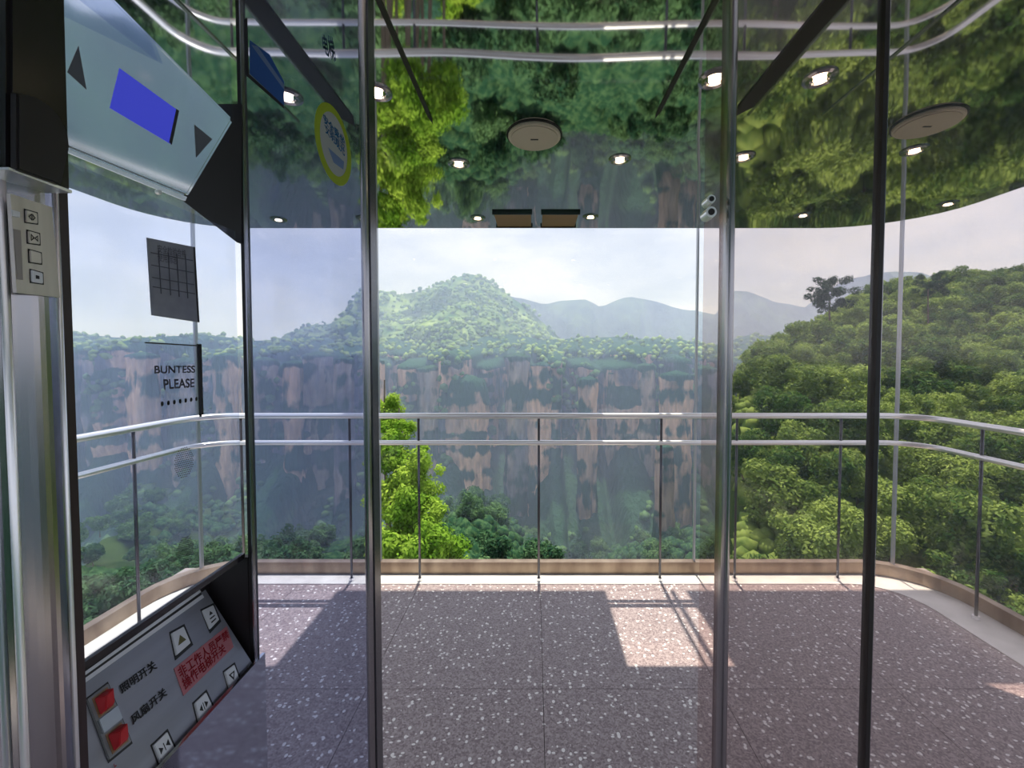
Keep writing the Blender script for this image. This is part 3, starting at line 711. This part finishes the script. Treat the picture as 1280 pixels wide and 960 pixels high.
# valley terrain and right-hand hill
hill_sky = [(880,560),(915,476),(960,444),(1000,424),(1040,405),(1060,392),(1095,366),(1130,356),(1190,352),(1280,352),(1400,345),(1700,330),(2600,300)]
def T_base(x, Y):
    far = min(1, max(0, (Y-60)/120))
    return -26 - .33*(Y-8) + 4*fbm(x*.03, Y*.03, 0, 3) + far*(26*fbm(x*.016+3, Y*.008, 2, 3) + 16*math.exp(-((x/Y+.17)/.10)**2) + 8*math.exp(-((x/Y-.30)/.07)**2))
def T(x, Y):
    z = T_base(x, Y); s = x/max(Y, 1); px = 668+520*s
    if s > .40:
        cap = EYE + (445-interp(hill_sky, px))/520*Y - 4.5*min(1, Y/30)
        h = -15 + (Y-18)*.40 + 1.5*fbm(x*.08, Y*.08, 5, 3)
        if Y > 92: h = h - (Y-92)*.8
        h = min(h, cap); k = min(1, max(0, (s-.455)/.045)); k = k*k*(3-2*k)
        if Y < 14: k *= max(0, (Y-7)/7)
        z = z*(1-k) + max(z, h)*k
    dx, dy = x+4.6, Y-15; z = z + (17)*math.exp(-(dx*dx/14+dy*dy/30))
    return z
gx = np.linspace(-260, 260, 240); gy = np.concatenate([np.linspace(6, 110, 90), np.linspace(114, 300, 60)])
P = np.zeros((len(gy), len(gx), 3))
for i, Y in enumerate(gy):
    for j, x in enumerate(gx):
        xx = x*(.25+.75*Y/300) if Y < 300 else x
        P[i, j] = (xx, Y, T(xx, Y))
tag(grid_obj('valley_ground', P, grass_m, smooth=True), None or 'dark forest ground of the valley and the right hillside', None, None, 'structure')

# tree meshes
def leaf_cloud(name, blobs, n, ls, mt, flat=.35):
    """blobs: (x,y,z,r); leaves are small bent quads sitting on the blob surfaces"""
    w = np.array([b[3]**2 for b in blobs]); w = w/w.sum(); bi = rng.choice(len(blobs), n, p=w)
    B = np.array(blobs)[bi]; d = rng.normal(size=(n, 3)); d /= np.linalg.norm(d, axis=1)[:, None]
    rad = B[:, 3]*(.62 + .55*rng.random(n)**1.5); c = B[:, :3] + d*rad[:, None]*np.array([1, 1, .85])
    nn = d + rng.normal(size=(n, 3))*.6 + np.array([0, 0, flat]); nn /= np.linalg.norm(nn, axis=1)[:, None]
    a = np.cross(nn, rng.normal(size=(n, 3))); a /= np.linalg.norm(a, axis=1)[:, None]; b = np.cross(nn, a)
    s = ls*(.6+.8*rng.random(n))[:, None]
    V = np.stack([c-a*s, c-b*s*.45+nn*s*.1, c+a*s, c+b*s*.45+nn*s*.1], 1).reshape(-1, 3)
    me = bpy.data.meshes.new(name); me.vertices.add(n*4); me.vertices.foreach_set('co', V.reshape(-1).astype(np.float32))
    me.loops.add(n*4); me.loops.foreach_set('vertex_index', np.arange(n*4, dtype=np.int32)); me.polygons.add(n)
    me.polygons.foreach_set('loop_start', np.arange(0, n*4, 4, dtype=np.int32)); me.polygons.foreach_set('loop_total', np.full(n, 4, dtype=np.int32)); me.update(calc_edges=True)
    me.materials.append(mt); return me
def crown_blobs(k, R, H):
    out = [(0, 0, H*.5, R*.62)]
    for _ in range(k):
        a = random.uniform(0, 2*PI); rr = random.uniform(.3, .75)*R; out.append((rr*math.cos(a), rr*math.sin(a), random.uniform(.15, .95)*H, random.uniform(.22, .42)*R))
    return out
def trunk_mesh(name, h, r):
    V = []; Fc = []; seg = 7
    for i, (z, q) in enumerate(((-h, 1), (-h*.5, .8), (0, .6), (1.2, .4))):
        for k in range(seg): V.append((q*r*math.cos(2*PI*k/seg)+.12*math.sin(i*2), q*r*math.sin(2*PI*k/seg), z))
    for i in range(3):
        for k in range(seg): Fc.append((i*seg+k, i*seg+(k+1) % seg, (i+1)*seg+(k+1) % seg, (i+1)*seg+k))
    me = bpy.data.meshes.new(name); me.from_pydata(V, [], Fc); me.materials.append(bark); return me
hillM = [leaf_cloud('hill_crown', crown_blobs(16, 2.6, 4.0), 6500, .16, leaf_hill) for _ in range(5)]
valM = [leaf_cloud('valley_crown', crown_blobs(14, 3.2, 4.6), 3200, .28, leaf_dark) for _ in range(3)]
brM = [leaf_cloud('bright_crown', crown_blobs(14, 1.15, 1.9), 4200, .085, leaf_bright) for _ in range(3)]
trk = trunk_mesh('trunk', 4, .18); trk_long = trunk_mesh('long_trunk', 9, .10)
def tree(name, label, group, x, y, z, s, cm, tm, cat='tree', sz=None):
    """z is the ground; trunk mesh reaches down from the crown base"""
    e_ = empty(name, label, cat, (x, y, z), group)
    th = -min(v.co.z for v in tm.vertices)
    h = sz if sz else .35*th*s
    c_ = bpy.data.objects.new('crown', cm); C.objects.link(c_); c_.parent = e_; c_.location = (0, 0, h); c_.scale = (s, s, s*random.uniform(.85, 1.15)); c_.rotation_euler = (0, 0, random.uniform(0, 6.28))
    t_ = bpy.data.objects.new('trunk', tm); C.objects.link(t_); t_.parent = e_; t_.location = (0, 0, h); t_.scale = (s, s, (h+.4)/th)
    return e_
# right hillside
cnt = 0; Y = 19
while Y < 96:
    step = 2.3 + Y*.035; s0 = .478
    x = s0*Y + random.uniform(0, 1)
    while x < 1.35*Y and cnt < 300:
        xx = x + random.uniform(-.6, .6); yy = Y + random.uniform(-1, 1); z = T(xx, yy)
        if xx/yy > .470 + 1.2/yy:
            bd = 'lowest rows nearest the glass' if yy < 38 else ('middle slope' if yy < 66 else 'upper slope up to the skyline')
            sd_ = 'right of the black joint' if 668+520*xx/yy > 1094 else 'left of the black joint'
            tree('broadleaf_tree', 'leafy green hillside tree, %s, %s' % (bd, sd_), 'hillside trees, %s, %s' % (bd, sd_), xx, yy, z, random.uniform(.8, 1.15)*(.72+.005*yy), random.choice(hillM), trk); cnt += 1
        x += step*random.uniform(.85, 1.15)
    Y += step*.95
print('hill trees', cnt)
# skyline pine on the hill
x, Y = px_x(1036, 62), 62
pm = leaf_cloud('pine_crown', [(random.uniform(-2.6,2.6), random.uniform(-1.5,1.5), random.uniform(.3,5.6), random.uniform(.35,.9)) for _ in range(34)], 7000, .13, leaf_pine)
zt = T(x, Y); tree('pine_tree', 'tall dark pine standing on the skyline right of the opening', None, x, Y, zt, 1.05, pm, trk, sz=at(1036, 392, 62).z-zt)
x = px_x(1158, 60); zt = T(x, 60); tree('conifer', 'dark pointed tree on the skyline at far right', None, x, 60, zt, .7, pm, trk, sz=at(1170, 372, 60).z-zt)
# bright trees below the glass on the left
for i, (px, py, Y, s, w) in enumerate(((482,522,17,.7,'topmost'),(484,568,16,.85,'second from the top'),(512,590,15.5,.8,'right of the second'),(490,630,15,1.0,'in the middle'),(526,650,14.5,.95,'widest'),(495,690,14,1.05,'low beside the jamb'),(545,700,13.5,.95,'lowest right'),(520,705,13.0,.9,'lowest in the middle'),(500,545,16.5,.7,'small one near the top'),(532,618,15.6,.75,'at the right edge halfway up'),(562,712,14.2,.7,'small one at the lower right edge'))):
    p = at(px, py, Y); g_ = T(p.x, p.y); s *= 1.0
    tree('young_tree', 'bright yellow green tree at left, %s of its clump' % w, 'bright trees left beyond the glass', p.x, p.y, g_, s, brM[i % 3], trk_long, sz=p.z-g_-.8*s)
for i in range(26):      # the same kind farther down the slope, mirrored in the ceiling
    px = random.uniform(470, 640); py = random.uniform(725, 900); Y = random.uniform(20, 34); x = px_x(px, Y); z = T(x, Y)
    tree('slope_tree', 'bright green tree low on the slope, mirrored in the ceiling', 'bright slope trees mirrored in the ceiling', x, Y, z, random.uniform(2.2, 3.2), brM[i % 3], trk_long, sz=random.uniform(2, 6))
n = 0
while n < 280:
    Y = 26 + 190*random.random()**1.4; px = random.uniform(-250, 960); x = px_x(px, Y)
    if x/Y > .45: continue
    bd = 'close below the glass' if Y < 60 else ('halfway to the cliffs' if Y < 120 else 'below the far cliffs')
    sd_ = 'seen through the opening' if px > 466 else 'seen in the left panels'
    tree('valley_tree', 'dark valley tree %s, %s' % (bd, sd_), 'valley trees %s, %s' % (bd, sd_), x, Y, T(x, Y), random.uniform(.8, 1.5)*(.8+.003*Y), random.choice(valM), trk); n += 1

# far crowns, joined
def crowns(name, pts, mt, lab, r):
    bm = bmesh.new(); bmesh.ops.create_icosphere(bm, subdivisions=1, radius=1); base = np.array([v.co[:] for v in bm.verts]); fc = np.array([[v.index for v in f.verts] for f in bm.faces]); bm.free()
    n = len(pts); nb = len(base); pts = np.array(pts)
    sc = r*(.6+.9*rng.random((n, 1, 1))); V = base[None]*sc*(1+.35*rng.normal(size=(n, nb, 1))*.5)*np.array([1, 1, .9]) + pts[:, None]
    Fa = (fc[None] + (np.arange(n)*nb)[:, None, None]).reshape(-1, 3); me = bpy.data.meshes.new(name)
    me.vertices.add(n*nb); me.vertices.foreach_set('co', V.reshape(-1).astype(np.float32)); me.loops.add(len(Fa)*3); me.loops.foreach_set('vertex_index', Fa.reshape(-1).astype(np.int32))
    me.polygons.add(len(Fa)); me.polygons.foreach_set('loop_start', np.arange(0, len(Fa)*3, 3, dtype=np.int32)); me.polygons.foreach_set('loop_total', np.full(len(Fa), 3, dtype=np.int32)); me.update(calc_edges=True)
    return tag(link(name, me, mt), lab, 'forest', None, 'stuff')
def sample_surface(o, n, jitter=1.5, cond=None):
    me = o.data; out = []; co = np.empty(len(me.vertices)*3, np.float32); me.vertices.foreach_get('co', co); co = co.reshape(-1, 3)
    idx = rng.integers(0, len(co), n*3)
    for k in idx:
        p = co[k]
        if cond and not cond(p): continue
        out.append(p + rng.normal(size=3)*jitter)
        if len(out) >= n: break
    return out
far_leaf = foliage('far_crowns', (.05,.12,.035), (.24,.34,.11), 0)
for md in far_leaf.node_tree.nodes:
    if md.type == 'TEX_NOISE': md.inputs['Scale'].default_value = .05
crowns('mountain_forest', sample_surface(m_, 12000, 1.2), far_leaf, 'light green forest cover of tree crowns on the rounded mountain', 2.0)
pts = []
for _ in range(5200):
    Y = rng.uniform(90, 290); x = rng.uniform(-.95, .46)*Y; pts.append((x, Y, T(x, Y)+1.5))
for _ in range(6000):
    Y = rng.uniform(12, 100); x = rng.uniform(-1.3, .44)*Y
    if abs(x+4.6) > 5 or Y > 24: pts.append((x, Y, T(x, Y)+.2))
crowns('valley_forest', pts, leaf_dark, 'dense forest crowns carpeting the valley below the cliffs', 2.2)
cl = bpy.data.objects['cliff_wall']
crowns('cliff_top_forest', sample_surface(cl, 5200, 1.0, lambda p: p[2] > 0), far_leaf, 'forest crowns along the upper edge of the cliffs', 1.8)
crowns('cliff_ledge_shrubs', sample_surface(cl, 2600, 1.0, lambda p: p[2] < 2 and (noise.noise(Vector((p[0]*.03, 0, p[2]*.03))) > .05)), leaf_dark, 'dark shrubs clinging to the cliff ledges', 2.2)

pts = []
for _ in range(7000):
    Y = rng.uniform(24, 100); x = rng.uniform(.47, 1.9)*Y
    if x/Y > .472+.8/Y: pts.append((x, Y, T(x, Y)+.3))
crowns('hillside_undergrowth', pts, leaf_hill, 'leafy undergrowth between the trees of the right hillside', .6)
# mountains to the sides and behind, seen only in reflections
P = np.zeros((14, 160, 3))
for j in range(160):
    a = math.radians(20 - 215*j/159); R = 420 + 50*fbm(j*.1, 0, 0)
    for i in range(14):
        s = i/13; q = R - s*70 + 14*fbm(j*.9, s*2, 1); P[i, j] = (q*math.cos(a), q*math.sin(a), -4+24*fbm(j*.13, 3, 0)-s*220+8*fbm(j*.4, s*5, 2))
tag(grid_obj('surrounding_mountains', P, cliff_m), 'blue green mountains to the sides, seen mirrored in the display housing', 'mountain')

# haze over the gorge
hz = bpy.data.materials.new('haze'); hz.use_nodes = True; N = hz.node_tree.nodes; N.clear()
o_ = N.new('ShaderNodeOutputMaterial'); v_ = N.new('ShaderNodeVolumeScatter'); v_.inputs['Color'].default_value = (.50, .62, 1, 1); v_.inputs['Density'].default_value = .0023; v_.inputs['Anisotropy'].default_value = .2
hz.node_tree.links.new(v_.outputs[0], o_.inputs['Volume'])
h_ = box('haze', (-2600, 110, -450), (2600, 1100, 84), hz); tag(h_, 'thin blue haze filling the gorge', 'haze', None, 'stuff')
hz2 = hz.copy(); hz2.node_tree.nodes['Volume Scatter'].inputs['Density'].default_value = .0009
h2 = box('haze', (95, -700, -450), (700, 5, 40), hz2); tag(h2, 'thin blue haze behind the cabin, seen only in the display housing', 'haze', None, 'stuff')
